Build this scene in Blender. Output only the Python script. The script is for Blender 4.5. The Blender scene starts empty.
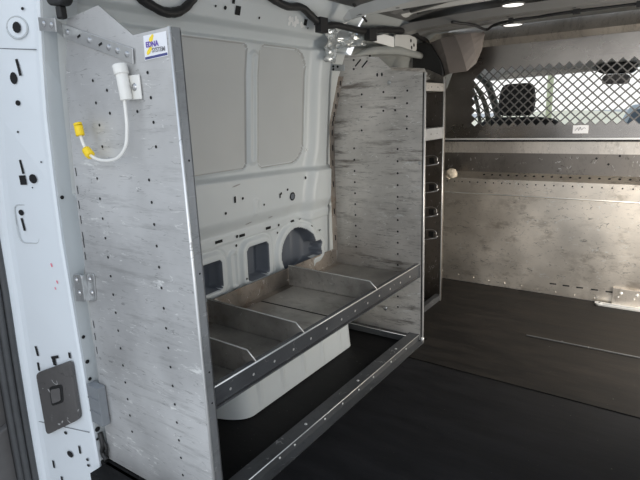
import bpy, bmesh, math, random
from mathutils import Vector, Matrix, noise
random.seed(7)
S = bpy.context.scene
COL = S.collection

# ------------------------------------------------------------------ helpers
class MB:
    """collects faces with material slots, builds ONE mesh object"""
    def __init__(s): s.v = []; s.f = []; s.mi = []; s.sm = []
    def add(s, vs, fs, mi=0, sm=False):
        o = len(s.v); s.v += [tuple(v) for v in vs]
        for f in fs: s.f.append([o+i for i in f]); s.mi.append(mi); s.sm.append(sm)
    def box(s, a, b, mi=0):
        x0,y0,z0 = a; x1,y1,z1 = b
        x0,x1 = min(x0,x1),max(x0,x1); y0,y1 = min(y0,y1),max(y0,y1); z0,z1 = min(z0,z1),max(z0,z1)
        s.add([(x0,y0,z0),(x1,y0,z0),(x1,y1,z0),(x0,y1,z0),(x0,y0,z1),(x1,y0,z1),(x1,y1,z1),(x0,y1,z1)],
              [(0,3,2,1),(4,5,6,7),(0,1,5,4),(1,2,6,5),(2,3,7,6),(3,0,4,7)], mi)
    def prism(s, poly, fn, d, mi=0):
        """poly of 2D points, fn maps (a,b,depth)->xyz, d=(d0,d1)"""
        n = len(poly)
        vs = [fn(a,b,d[0]) for a,b in poly]+[fn(a,b,d[1]) for a,b in poly]
        fs = [list(range(n))[::-1], list(range(n,2*n))]+[(i,(i+1)%n,n+(i+1)%n,n+i) for i in range(n)]
        s.add(vs, fs, mi)
    def tube(s, pts, r, mi=0, n=10, cap=True):
        pts = [Vector(p) for p in pts]; rs = r if isinstance(r,(list,tuple)) else [r]*len(pts)
        up = Vector((0.13,0.31,1)); vs = []; 
        for i,p in enumerate(pts):
            t = (pts[min(i+1,len(pts)-1)]-pts[max(i-1,0)]).normalized()
            if i == 0:
                a = t.cross(up).normalized() if abs(t.dot(up.normalized()))<.95 else t.cross(Vector((1,0,0))).normalized()
            else:
                a = (a - t*a.dot(t)).normalized()
            b = t.cross(a)
            for k in range(n):
                q = 2*math.pi*k/n; vs.append(p+(a*math.cos(q)+b*math.sin(q))*rs[i])
        fs = []
        for i in range(len(pts)-1):
            for k in range(n):
                fs.append((i*n+k, i*n+(k+1)%n, (i+1)*n+(k+1)%n, (i+1)*n+k))
        o = len(s.v); s.add(vs, fs, mi, True)
        if cap:
            s.f.append([o+k for k in range(n)][::-1]); s.mi.append(mi); s.sm.append(False)
            s.f.append([o+(len(pts)-1)*n+k for k in range(n)]); s.mi.append(mi); s.sm.append(False)
    def disc(s, c, nrm, r, mi=1, n=10, ry=None, up=(0,0,1), rot=0):
        c = Vector(c); nrm = Vector(nrm).normalized(); up = Vector(up)
        a = up.cross(nrm).normalized(); b = nrm.cross(a); ry = ry or r
        R0, R1 = math.cos(rot), math.sin(rot)
        vs = []
        for k in range(n):
            q = 2*math.pi*k/n; u, w = math.cos(q)*r, math.sin(q)*ry
            vs.append(c+a*(u*R0-w*R1)+b*(u*R1+w*R0))
        s.add(vs, [list(range(n))], mi)
    def slot(s, c, nrm, w, h, mi=1, rot=0, up=(0,0,1)):
        c = Vector(c); nrm = Vector(nrm).normalized(); a = Vector(up).cross(nrm).normalized(); b = nrm.cross(a)
        R0, R1 = math.cos(rot), math.sin(rot); vs = []
        for u,v in ((-w/2,-h/2),(w/2,-h/2),(w/2,h/2),(-w/2,h/2)):
            vs.append(c+a*(u*R0-v*R1)+b*(u*R1+v*R0))
        s.add(vs, [(0,1,2,3)], mi)
    def dome(s, c, nrm, r, h, mi=0, n=10):
        c = Vector(c); nrm = Vector(nrm).normalized()
        up = Vector((0,0,1)) if abs(nrm.z)<.9 else Vector((0,1,0))
        a = up.cross(nrm).normalized(); b = nrm.cross(a); vs = []
        for rr,hh in ((1,0),(.75,.65),(.35,.95)):
            for k in range(n):
                q = 2*math.pi*k/n; vs.append(c+(a*math.cos(q)+b*math.sin(q))*r*rr+nrm*h*hh)
        fs = [(j*n+k, j*n+(k+1)%n, (j+1)*n+(k+1)%n, (j+1)*n+k) for j in range(2) for k in range(n)]
        fs.append([2*n+k for k in range(n)])
        s.add(vs, fs, mi, True)
    def build(s, name, mats, parent=None, bevel=0, loc=None):
        me = bpy.data.meshes.new(name); me.from_pydata(s.v, [], s.f); 
        for m in (mats if isinstance(mats,(list,tuple)) else [mats]): me.materials.append(m)
        for p,mi,sm in zip(me.polygons, s.mi, s.sm): p.material_index = mi; p.use_smooth = sm
        me.update()
        o = bpy.data.objects.new(name, me); COL.objects.link(o)
        if parent:
            o.parent = parent; o.matrix_parent_inverse = parent_inv(parent)
        if bevel:
            b = o.modifiers.new('bevel','BEVEL'); b.width = bevel; b.segments = 2; b.limit_method = 'ANGLE'
        return o
def parent_inv(p):
    return Matrix.Translation(-p.location) if p.type == 'EMPTY' else Matrix.Identity(4)
def tag(o, label=None, cat=None, group=None, kind=None):
    if label: o['label'] = label
    if cat: o['category'] = cat
    if group: o['group'] = group
    if kind: o['kind'] = kind
    return o
def empty(name, loc, label, cat, group=None):
    o = bpy.data.objects.new(name, None); COL.objects.link(o); o.location = loc
    o.empty_display_size = .05
    return tag(o, label, cat, group)
def lerp(a, b, t): return a+(b-a)*t
def interp(x, xs, ys):
    if x <= xs[0]: return ys[0]
    for i in range(len(xs)-1):
        if x <= xs[i+1]: return lerp(ys[i], ys[i+1], (x-xs[i])/(xs[i+1]-xs[i]))
    return ys[-1]
def sstep(a, b, x):
    t = min(1, max(0, (x-a)/(b-a))); return t*t*(3-2*t)
def rrect(y, z, y0, y1, z0, z1, r):
    """signed distance to rounded rectangle, r may be (bl, br, tr, tl)"""
    cy, cz = (y0+y1)/2, (z0+z1)/2
    if isinstance(r, tuple): r = (r[1] if z < cz else r[2]) if y > cy else (r[0] if z < cz else r[3])
    qy = abs(y-cy)-(y1-y0)/2+r; qz = abs(z-cz)-(z1-z0)/2+r
    return math.hypot(max(qy,0), max(qz,0))+min(max(qy,qz),0)-r
def smooth(pts, n=6):
    P = [Vector(p) for p in pts]; out = []
    for i in range(len(P)-1):
        a = P[max(i-1,0)]; b = P[i]; c = P[i+1]; d = P[min(i+2,len(P)-1)]
        for k in range(n):
            t = k/n
            out.append(.5*((2*b)+(c-a)*t+(2*a-5*b+4*c-d)*t*t+(3*b-a-3*c+d)*t**3))
    out.append(P[-1]); return out
def roundpoly(pts, r, n=4):
    out = []; N = len(pts)
    for i in range(N):
        p = Vector(pts[i]); a = (Vector(pts[i-1])-p); b = (Vector(pts[(i+1)%N])-p)
        k = min(r, a.length*.45, b.length*.45); s0 = p+a.normalized()*k; s1 = p+b.normalized()*k
        for j in range(n+1):
            t = j/n; out.append(tuple((1-t)**2*s0+2*t*(1-t)*p+t*t*s1))
    return out

# ------------------------------------------------------------------ materials
def plain(name, col, rough=.5, metal=0, var=.06, scale=14, bump=0, spec=.5, emit=0):
    m = bpy.data.materials.new(name); m.use_nodes = True; N = m.node_tree.nodes; L = m.node_tree.links
    b = N['Principled BSDF']; b.inputs['Roughness'].default_value = rough; b.inputs['Metallic'].default_value = metal
    b.inputs['Specular IOR Level'].default_value = spec
    tc = N.new('ShaderNodeTexCoord'); nz = N.new('ShaderNodeTexNoise'); nz.inputs['Scale'].default_value = scale; nz.inputs['Detail'].default_value = 5
    L.new(tc.outputs['Object'], nz.inputs['Vector'])
    mx = N.new('ShaderNodeMix'); mx.data_type = 'RGBA'
    mx.inputs['A'].default_value = (*[c*(1-var) for c in col],1); mx.inputs['B'].default_value = (*[min(1,c*(1+var)) for c in col],1)
    L.new(nz.outputs['Fac'], mx.inputs['Factor']); L.new(mx.outputs['Result'], b.inputs['Base Color'])
    if bump:
        bp = N.new('ShaderNodeBump'); bp.inputs['Strength'].default_value = bump; bp.inputs['Distance'].default_value = .01
        L.new(nz.outputs['Fac'], bp.inputs['Height']); L.new(bp.outputs['Normal'], b.inputs['Normal'])
    if emit:
        b.inputs['Emission Color'].default_value = (*col,1); b.inputs['Emission Strength'].default_value = emit
    return m
def scuffed(name, col, rough=.42, metal=.7, streak=(3,3,26), dark=.45, white=.5, dcol=None, smudge=.18, wseed=0.0, wth=.66, bump=.05, lines=.8):
    """worn aluminium: cloudy smudges, stretched dark streaks, pale scuff patches"""
    m = bpy.data.materials.new(name); m.use_nodes = True; N = m.node_tree.nodes; L = m.node_tree.links
    b = N['Principled BSDF']; b.inputs['Metallic'].default_value = metal
    tc = N.new('ShaderNodeTexCoord')
    def nz(scale, mscale, loc, detail=5, rg=.6):
        mp = N.new('ShaderNodeMapping'); mp.inputs['Scale'].default_value = mscale; mp.inputs['Location'].default_value = loc
        L.new(tc.outputs['Object'], mp.inputs['Vector'])
        t = N.new('ShaderNodeTexNoise'); t.inputs['Scale'].default_value = scale; t.inputs['Detail'].default_value = detail; t.inputs['Roughness'].default_value = rg
        L.new(mp.outputs['Vector'], t.inputs['Vector']); return t.outputs['Fac']
    def ramp(src, a, c):
        r = N.new('ShaderNodeMapRange'); r.inputs['From Min'].default_value = a; r.inputs['From Max'].default_value = c; r.clamp = True
        L.new(src, r.inputs['Value']); return r.outputs['Result']
    def mul(src, k):
        q = N.new('ShaderNodeMath'); q.operation = 'MULTIPLY'; L.new(src, q.inputs[0])
        if isinstance(k,(int,float)): q.inputs[1].default_value = k
        else: L.new(k, q.inputs[1])
        return q.outputs[0]
    def mix(fac, A, B):
        x = N.new('ShaderNodeMix'); x.data_type = 'RGBA'; L.new(fac, x.inputs['Factor'])
        for k,v in (('A',A),('B',B)):
            if isinstance(v, tuple): x.inputs[k].default_value = (*v,1)
            else: L.new(v, x.inputs[k])
        return x.outputs['Result']
    cloud = ramp(nz(2.2,(1,1,1),(wseed,3,1)), .35, .65)
    c = mix(mul(cloud,1), tuple(x*(1-smudge) for x in col), tuple(min(1,x*(1+smudge*.6)) for x in col))
    st = ramp(nz(1.5, streak, (wseed,0,7), 8, .7), .52, .64)
    patch = ramp(nz(3,(1,1,1),(5,wseed,2)), .40, .56)
    c = mix(mul(mul(st,patch),dark), c, tuple(dcol or [x*.35 for x in col]))
    hair = ramp(nz(4, tuple(s*1.8 for s in streak), (1,wseed,3), 8, .75), .58, .63)
    c = mix(mul(hair,dark*.8), c, tuple(x*.4 for x in col))
    ws = mul(ramp(nz(2.0, tuple(1.6+s*.22 for s in streak), (wseed,9,4), 9, .72), wth, wth+.06), white)
    c = mix(ws, c, (.92,.92,.90))
    def strokes(loc, sc, lo):
        mp = N.new('ShaderNodeMapping'); mp.inputs['Scale'].default_value = sc; mp.inputs['Location'].default_value = loc; L.new(tc.outputs['Object'], mp.inputs['Vector'])
        t = N.new('ShaderNodeTexNoise'); t.inputs['Scale'].default_value = 5.5; t.inputs['Detail'].default_value = 3; t.inputs['Distortion'].default_value = .7; L.new(mp.outputs['Vector'], t.inputs['Vector'])
        sb = N.new('ShaderNodeMath'); sb.operation = 'SUBTRACT'; sb.inputs[1].default_value = .5; L.new(t.outputs['Fac'], sb.inputs[0])
        ab = N.new('ShaderNodeMath'); ab.operation = 'ABSOLUTE'; L.new(sb.outputs[0], ab.inputs[0])
        return mul(ramp(ab.outputs[0], .010, .003), ramp(nz(16,(1,1,2),(loc[1],loc[0],4),2), lo, lo+.04))
    ss = tuple(max(1.2,x*.32) for x in streak)
    c = mix(mul(strokes((wseed,2,5), ss, .53), lines*.75), c, tuple(x*.30 for x in col))
    c = mix(mul(strokes((8,wseed,1), ss, .57), lines*.7), c, (.95,.95,.93))
    L.new(c, b.inputs['Base Color'])
    rr = N.new('ShaderNodeMapRange'); rr.inputs['To Min'].default_value = rough*.8; rr.inputs['To Max'].default_value = min(1,rough*1.25)
    L.new(cloud, rr.inputs['Value']); L.new(rr.outputs['Result'], b.inputs['Roughness'])
    bp = N.new('ShaderNodeBump'); bp.inputs['Strength'].default_value = bump; bp.inputs['Distance'].default_value = .02
    L.new(nz(2.5,(1,1,1),(2,2,wseed),3), bp.inputs['Height']); L.new(bp.outputs['Normal'], b.inputs['Normal'])
    return m
M = {}
M['rear_panel'] = scuffed('worn_aluminium_rear', (.61,.61,.605), .5, .55, (3,3,30), .30, .9, wseed=1.3, wth=.60)
M['front_panel'] = scuffed('worn_aluminium_front', (.69,.655,.61), .42, .6, (2.8,2.8,24), .85, .55, dcol=(.15,.125,.105), wseed=4.1, wth=.62, smudge=.3, lines=1)
M['hem'] = scuffed('aluminium_hem', (.86,.86,.85), .38, .5, (3,3,3), .1, .2)
M['flange'] = scuffed('aluminium_flange', (.42,.43,.44), .45, .6, (3,3,10), .3, .2, lines=.35)
M['shelf'] = scuffed('stained_aluminium_shelf', (.43,.41,.38), .38, .65, (5,9,5), .5, .25, dcol=(.10,.085,.07), smudge=.5, wseed=2.2, wth=.70, lines=.35)
M['upstand'] = scuffed('rusty_upstand_and_lit_flange', (.34,.30,.26), .45, .5, (6,6,6), .8, .1, dcol=(.16,.10,.06), smudge=.6, wseed=8)
M['lip'] = scuffed('dark_grey_lip', (.105,.11,.118), .42, .45, (6,3,10), .3, .2, wseed=6, wth=.7, lines=.25)
M['rail'] = scuffed('grey_floor_rail', (.13,.135,.14), .42, .5, (6,3,6), .35, .3, wseed=3, lines=.35)
M['edge'] = plain('bright_metal_edge', (.82,.82,.80), .35, .6)
M['bulk'] = scuffed('bulkhead_aluminium', (.66,.61,.55), .36, .85, (26,3,9), .45, .35, dcol=(.22,.19,.16), wseed=5.5, wth=.63)
M['bulk_low'] = scuffed('bulkhead_lower_aluminium', (.84,.775,.69), .38, .88, (5,5,11), .5, .3, dcol=(.27,.22,.17), wseed=9.5, wth=.63, lines=1)
M['bulk_up'] = scuffed('bulkhead_upper_aluminium', (.42,.39,.36), .27, 1, (1.5,2,2), .1, .05, wseed=2.5, wth=.8, bump=.1, lines=.15)
M['bulk_dark'] = scuffed('dark_band_and_unit_shade', (.24,.22,.20), .36, .95, (10,3,5), .4, .15, wseed=7.5)
M['lattice'] = plain('grey_steel_lattice', (.16,.155,.15), .45, .5)
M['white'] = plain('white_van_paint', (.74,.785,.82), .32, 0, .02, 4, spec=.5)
M['white_side'] = plain('white_paint_side_shade', (.52,.55,.56), .4, 0, .03, 4)  # pillar's side face: its shade is put into a darker white
M['wallpaint'] = plain('grey_white_wall_paint', (.62,.655,.66), .38, 0, .05, 5)
M['recess'] = plain('outer_skin_paint', (.525,.54,.535), .42, 0, .05, 6)
M['cavity'] = plain('blue_grey_cavity_shade', (.125,.14,.165), .35, 0, .3, 7)  # shade inside the wall openings is put into this colour
M['hole'] = plain('black_hole', (.008,.008,.009), .8, 0, .1)
M['dent'] = plain('dull_dent', (.35,.35,.35), .5, .3)
M['groove'] = plain('pressed_groove_shade', (.40,.40,.39), .5, 0, .15)
M['cover'] = scuffed('scuffed_grey_plastic', (.10,.095,.093), .5, 0, (5,5,5), .2, .35, wseed=3.3, wth=.58)
M['scribble'] = plain('red_pen', (.85,.25,.32), .6)
M['chalk'] = plain('white_paint_smear', (.92,.93,.92), .6)
M['rubber'] = plain('black_rubber', (.018,.018,.019), .55, 0, .3, 30)
M['seal'] = plain('grey_black_seal_rubber', (.07,.072,.075), .5, 0, .25, 30)
M['plastic'] = plain('dark_grey_plastic', (.115,.11,.108), .45, 0, .2, 20)
M['plastic2'] = plain('mid_grey_plastic', (.21,.225,.24), .5, 0, .15, 12)
M['black'] = plain('black_plastic', (.012,.012,.012), .5, 0, .3)
M['galv'] = plain('zinc_plated_steel', (.62,.63,.63), .32, .8, .12, 40)
M['bolt'] = plain('bolt_steel', (.5,.5,.5), .3, .9, .1, 50)
M['hook'] = plain('off_white_painted_steel', (.80,.79,.75), .35, 0, .07, 30)
M['yellow'] = plain('yellow_tape', (.95,.66,.02), .5, 0, .08, 40)
M['stick'] = plain('white_vinyl', (.84,.85,.88), .35, 0, .03)
M['blue'] = plain('dark_blue_ink', (.06,.07,.22), .4)
M['purple'] = plain('violet_ink', (.16,.10,.42), .4)
M['grey_ink'] = plain('grey_ink', (.25,.25,.27), .5)
M['gold'] = plain('yellow_ink', (.95,.72,.05), .4)
M['roof'] = plain('shaded_roof_paint', (.15,.152,.15), .36, .15, .2, 4)  # white roof in shadow, the shade put into a dark base colour
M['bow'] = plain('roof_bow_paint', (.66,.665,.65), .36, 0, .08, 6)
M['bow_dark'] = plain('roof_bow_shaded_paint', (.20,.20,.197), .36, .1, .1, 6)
M['film'] = plain('crinkled_silver_film', (.62,.65,.65), .22, .55, .2, 12, .15)
M['duct'] = plain('grey_trim_and_wall_shade', (.36,.375,.365), .45, 0, .06)
M['brown'] = plain('brown_grey_trim', (.19,.165,.15), .6, 0, .3, 9, .2)
M['wad'] = plain('cream_foam', (.72,.63,.50), .9, 0, .2, 60, .4)
M['seat'] = plain('black_seat_cloth', (.012,.012,.013), .9, 0, .3, 60, .1)
M['olive'] = plain('olive_black_trim', (.055,.06,.045), .6, 0, .2)
M['liner'] = plain('beige_grey_headliner', (.78,.75,.70), .9, 0, .06)
M['lamp'] = plain('lamp_lens', (1,.98,.93), .4, 0, 0, 5, emit=1.6)
M['ground'] = plain('dry_concrete_ground', (.55,.53,.50), .9, 0, .15, 1.2)
M['bank'] = plain('dry_straw_bank', (.85,.77,.58), .95, 0, .15, .8)
M['pole'] = plain('pale_yellow_green_post', (.55,.56,.36), .7)
M['truck'] = plain('blue_grey_truck_paint', (.36,.40,.42), .4, 0, .05)
M['truck_glass'] = plain('dark_truck_glass', (.07,.09,.11), .15)
# floor mat: near-black rubber with faint scuffs and dust
def mat_floor(name, base, scuff, seed):
    m = bpy.data.materials.new(name); m.use_nodes = True; N = m.node_tree.nodes; L = m.node_tree.links
    b = N['Principled BSDF']; tc = N.new('ShaderNodeTexCoord')
    mp = N.new('ShaderNodeMapping'); mp.inputs['Scale'].default_value = (1.2,5,1); mp.inputs['Location'].default_value = (seed,0,0); mp.inputs['Rotation'].default_value = (0,0,.25)
    L.new(tc.outputs['Object'], mp.inputs['Vector'])
    n1 = N.new('ShaderNodeTexNoise'); n1.inputs['Scale'].default_value = 3; n1.inputs['Detail'].default_value = 9; n1.inputs['Roughness'].default_value = .65
    L.new(mp.outputs['Vector'], n1.inputs['Vector'])
    r = N.new('ShaderNodeMapRange'); r.inputs['From Min'].default_value = .42; r.inputs['From Max'].default_value = .75; L.new(n1.outputs['Fac'], r.inputs['Value'])
    mx = N.new('ShaderNodeMix'); mx.data_type = 'RGBA'; mx.inputs['A'].default_value = (*base,1); mx.inputs['B'].default_value = (*scuff,1)
    L.new(r.outputs['Result'], mx.inputs['Factor'])
    n2 = N.new('ShaderNodeTexNoise'); n2.inputs['Scale'].default_value = 90; n2.inputs['Detail'].default_value = 2; L.new(tc.outputs['Object'], n2.inputs['Vector'])
    r2 = N.new('ShaderNodeMapRange'); r2.inputs['From Min'].default_value = .74; r2.inputs['From Max'].default_value = .8; r2.inputs['To Max'].default_value = .5; L.new(n2.outputs['Fac'], r2.inputs['Value'])
    mx2 = N.new('ShaderNodeMix'); mx2.data_type = 'RGBA'; mx2.inputs['B'].default_value = (.25,.23,.2,1)
    L.new(r2.outputs['Result'], mx2.inputs['Factor']); L.new(mx.outputs['Result'], mx2.inputs['A']); L.new(mx2.outputs['Result'], b.inputs['Base Color'])
    r3 = N.new('ShaderNodeMapRange'); r3.inputs['To Min'].default_value = .5; r3.inputs['To Max'].default_value = .75; L.new(n1.outputs['Fac'], r3.inputs['Value']); L.new(r3.outputs['Result'], b.inputs['Roughness'])
    b.inputs['Specular IOR Level'].default_value = .22
    bp = N.new('ShaderNodeBump'); bp.inputs['Strength'].default_value = .15; bp.inputs['Distance'].default_value = .01; L.new(n1.outputs['Fac'], bp.inputs['Height']); L.new(bp.outputs['Normal'], b.inputs['Normal'])
    return m
M['floor'] = mat_floor('black_floor_sheet', (.006,.006,.0065), (.014,.0135,.013), 3)
M['mat_rear'] = mat_floor('black_rubber_mat', (.008,.0083,.0095), (.018,.018,.020), 1)
M['mat_front'] = mat_floor('warm_lit_black_rubber_mat', (.012,.011,.010), (.032,.027,.023), 8)  # warm light on the front mat put into lighter, browner colours
def glassy(name):
    m = bpy.data.materials.new(name); m.use_nodes = True; N = m.node_tree.nodes; L = m.node_tree.links
    N.remove(N['Principled BSDF']); t = N.new('ShaderNodeBsdfTransparent'); t.inputs['Color'].default_value = (.99,1,.99,1)
    g = N.new('ShaderNodeBsdfGlossy'); g.inputs['Roughness'].default_value = .03; x = N.new('ShaderNodeMixShader'); x.inputs['Fac'].default_value = .04
    L.new(t.outputs[0], x.inputs[1]); L.new(g.outputs[0], x.inputs[2]); L.new(x.outputs[0], N['Material Output'].inputs['Surface']); return m
M['glass'] = glassy('windscreen_glass')

# ------------------------------------------------------------------ setting
def wall_x(z): return interp(z, [0,.6,.9,1.25,1.37,1.385,1.415,1.43,1.5,1.56,1.60], [-1.51,-1.5,-1.485,-1.455,-1.435,-1.452,-1.435,-1.402,-1.38,-1.33,-1.25])
fm = MB(); fm.box((-1.52,.81,-.03),(.2,4.9,-.004)); fm.box((-1.478,.755,-.03),(.2,.82,-.004)); tag(fm.build('floor', M['floor']), kind='structure')

def wall_field(y, z):
    """inward offset and material slot of the pressed inner panel"""
    d = 0; mi = 0
    a = rrect(y,z,1.16,1.598,.885,1.364,.030); d -= .007*sstep(.004,-.004,a)+.005*sstep(.007,0,abs(a))
    b = rrect(y,z,1.672,1.985,.878,1.366,(.03,.09,.09,.03)); d -= .007*sstep(.004,-.004,b)+.005*sstep(.007,0,abs(b))
    if a < -.004 or b < -.004: mi = 1
    c = rrect(y,z,1.612,1.656,.902,1.338,.021); d += .010*sstep(.010,-.004,c)-.007*sstep(-.010,-.016,c)
    bz = lerp(.866,.842,(y-1.3)/.7)
    d += .030*sstep(bz+.012,bz-.012,z)                                # belt ledge below the window recesses
    d -= .022*sstep(.70,.635,z)*(1-.0)                                # lower band set back again
    d += .006*sstep(.64,.632,z)*sstep(.595,.603,z)
    boss = sstep(2.0,2.075,y+.07*sstep(.98,.70,z))*sstep(1.42,1.36,z)*sstep(2.165,2.13,y); d += .034*boss
    boss2 = sstep(2.25,2.20,y); 
    o1 = rrect(y,z,1.24,1.410,.420,.546,.02); o2 = rrect(y,z,1.560,1.697,.404,.556,.02)
    o3 = min(math.hypot((y-1.900),(z-.462))-.112, rrect(y,z,1.93,2.058+.005*math.sin(z*110),.405,.490,.02))
    for o in (o1,o2,o3): d += .012*sstep(.034,.022,o)-.006*sstep(.006,.0,abs(o-.040))
    if abs(a) < .0024 or abs(b) < .0024: mi = 6
    o = min(o1,o2,o3)
    g = rrect(y,z,1.462,1.508,.40,.56,.02); d += .010*sstep(.006,-.004,g)-.008*sstep(-.008,-.014,g)
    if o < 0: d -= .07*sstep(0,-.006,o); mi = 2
    # small pressed pads
    pd = rrect(y,z,1.60,1.63,.69,.755,.008); d += .004*sstep(.004,-.004,pd)
    return d, mi
wm = MB(); Y = [.84+i*0.0043 for i in range(int((2.34-.84)/0.0043)+1)]; Z = []
z = 0.0
while z < 1.6: Z.append(z); z += 0.0043
Z.append(1.6)
vs = []; mis = {}
for j,zz in enumerate(Z):
    for i,yy in enumerate(Y):
        d,mi = wall_field(yy,zz); mis[i,j] = mi; vs.append((wall_x(zz)+d, yy, zz))
n = len(Y)
for j in range(len(Z)-1):
    for i in range(n-1):
        pass
o0 = 0; wm.v = vs
for j in range(len(Z)-1):
    for i in range(n-1):
        wm.f.append([j*n+i, j*n+i+1, (j+1)*n+i+1, (j+1)*n+i]); wm.mi.append(mis[i,j]); wm.sm.append(True)
# plain wall beyond (behind the units) and into the cab up to the driver's door
zz = [0,.6,.9,1.25,1.37,1.43,1.5,1.56,1.6]
for a,b in zip(zz,zz[1:]): wm.add([(wall_x(a)+.01,2.34,a),(wall_x(a)+.01,3.35,a),(wall_x(b)+.01,3.35,b),(wall_x(b)+.01,2.34,b)],[(0,1,2,3)],7)  # shadow on this stretch of wall is put into the darker colour
wm.add([(-1.50,3.35,0),(-1.50,4.9,0),(-1.50,4.9,.86),(-1.50,3.35,.86)],[(0,1,2,3)],0)
def wall_pt(y,z,off=.0022):
    x = wall_x(z)+wall_field(y,z)[0]+off; e = .004
    dz = (wall_x(z+e)+wall_field(y,z+e)[0]-wall_x(z-e)-wall_field(y,z-e)[0])/(2*e)
    return Vector((x,y,z)), Vector((1,0,-dz)).normalized()
def whole(y,z,r,ry=None,kind='d'):
    p,nr = wall_pt(y,z)
    if kind == 'd': wm.disc(p,nr,r,3,10,ry)
    else: wm.slot(p,nr,r,ry or r,3)
for y,z,r in [(1.264,1.458,.006),(1.395,1.467,.004),(1.441,1.467,.007),(1.624,1.455,.005),(1.932,1.492,.005),(1.98,1.47,.005),(1.939,1.45,.004)]: whole(y,z,r)
for y,z,r in [(1.477,1.492,.014),(1.505,1.466,.027),(1.915,1.47,.022)]: whole(y,z,r,r*1.15,'s')
for y,z,w,h in [(1.489,.775,.011,.026),(1.772,.748,.008,.02),(1.539,.616,.034,.012),(1.706,.614,.034,.012),(1.884,.611,.028,.010),(1.406,.619,.040,.012)]: whole(y,z,w,h,'s')
for y,z,r in [(1.534,.773,.006),(1.435,.729,.006),(1.78,.757,.006),(1.826,.768,.006),(1.664,.726,.005),(1.961,.805,.007),(1.509,.618,.007),(1.779,.613,.006),(1.775,.577,.005),(1.942,.61,.005),(2.06,.534,.006),(1.992,.569,.005),(1.508,.579,.006),(1.792,.458,.005),(1.546,.426,.005)]: whole(y,z,r)
whole(1.861,.732,.020)
p,nr = wall_pt(1.861,.732,.0032); wm.disc(p,nr,.014,2)
for k in range(16):                                                   # smeared white paint by the square hole
    p,nr = wall_pt(1.80+random.random()*.10, 1.452+random.random()*.03); wm.disc(p,nr,.004+random.random()*.008,4,7,.004+random.random()*.006,rot=random.random()*3)
for y,z in [(2.0,.93),(2.006,.925),(2.012,.93)]:
    p,nr = wall_pt(y,z); wm.disc(p,nr,.006,4,7,.004)
for y,z,w in [(1.50,.83,.05),(1.58,.66,.04),(1.72,.66,.03)]:
    p,nr = wall_pt(y,z); wm.disc(p,nr,w/2,5,8,.003,rot=.15)
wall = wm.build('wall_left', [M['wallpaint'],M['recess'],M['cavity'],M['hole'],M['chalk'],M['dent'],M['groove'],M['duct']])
tag(wall, kind='structure')

# wheel housing bulging from the wall under the shelf
hm = MB(); L_ = []
for k in range(141):
    t = k/140; y = lerp(1.17,2.07,t)
    e = min(1, min(t,1-t)/.13); w = .265*math.sqrt(max(0,1-(1-e)**2.2))
    L_.append((y,w))
levels = [(0,1.0),(.02,.985),(.18,.93),(.26,.82),(.30,.62),(.315,.3),(.318,0)]
vs = []
for z,k in levels:
    for i,(y,w) in enumerate(L_):
        rib = 0
        if .02 < z < .27:
            for ry in (1.33,1.47,1.61,1.75,1.89): rib += .014*sstep(.012,.005,abs(y-ry))
        vs.append((-1.505+w*k+rib*(w>.2), lerp(1.62,y,lerp(.9,1,k) if z>.2 else 1), z))
n = len(L_); fs = [(j*n+i,j*n+i+1,(j+1)*n+i+1,(j+1)*n+i) for j in range(len(levels)-1) for i in range(n-1)]
hm.add(vs,fs,0,True); hm.build('wheel_housing', M['wallpaint'], wall)

# roof skin with pressed bows, wiring side
rm = MB(); xs = [-1.30,-1.2,-1.0,-.7,-.35,.0,.25]; 
def roof_z(x): return 1.60-.10*max(0,(-x-.9)/.4)**2*.5
Yr = [.75,1.2,1.6,2.0,2.14,2.5,2.72,2.9,3.2]
vs = [(x,y,roof_z(x)) for y in Yr for x in xs]; n = len(xs)
rm.add(vs,[(j*n+i,(j+1)*n+i,(j+1)*n+i+1,j*n+i+1) for j in range(len(Yr)-1) for i in range(n-1)],0,True)
for y in (2.22,2.30,2.38,2.46,2.54,2.62):                                # shallow pressed beads in the skin
    rm.tube([(x,y,roof_z(x)-.004) for x in xs[1:]],.012,0,6)
ceil = rm.build('ceiling', [M['roof'],M['hole']]); tag(ceil, kind='structure')
def bow(y0,y1,z,mat,holes,xl=-1.36,drop=.035,taper=0):
    b = MB(); xs = [xl,xl+.04,xl+.12,-.9,-.5,-.1,.25]
    prof = [(y0-.03,0),(y0,-drop),(y1,-drop),(y1+.03,0)]
    vs = []
    for i,x in enumerate(xs):
        zz = z+drop-.030*max(0,(-x-1.1)/.26)**2-(.02 if i==0 else 0)
        for kk,(yy,dz) in enumerate(prof): vs.append((x,yy+(taper*max(0,1-(x-xl)/.40) if kk < 2 else 0),zz+dz*(.5 if i==0 else 1)))
    m = 4; fs = [(i*m+k,(i+1)*m+k,(i+1)*m+k+1,i*m+k+1) for i in range(len(xs)-1) for k in range(3)]+[(0,1,2,3)]
    b.add(vs,fs,0)
    for x,y in holes: b.disc((x,y,z-.0015),(0,0,-1),.009,1,8,up=(0,1,0))
    return b.build('roof_bow',[mat,M['hole']],ceil,bevel=.006)
bow(1.96,2.08,1.495,M['bow'],[(-1.2,2.05),(-1.12,2.07),(-1.02,2.04),(-.95,2.09),(-.7,2.06),(-1.22,2.07)],-1.30,.035,.14)
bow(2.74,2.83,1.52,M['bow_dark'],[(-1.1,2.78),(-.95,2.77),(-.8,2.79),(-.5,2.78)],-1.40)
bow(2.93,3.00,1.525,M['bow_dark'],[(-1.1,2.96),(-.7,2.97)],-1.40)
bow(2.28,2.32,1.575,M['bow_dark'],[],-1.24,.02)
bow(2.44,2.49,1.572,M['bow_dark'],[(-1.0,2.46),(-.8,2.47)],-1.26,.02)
bow(2.58,2.61,1.572,M['bow'],[],-1.26,.016)
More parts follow.
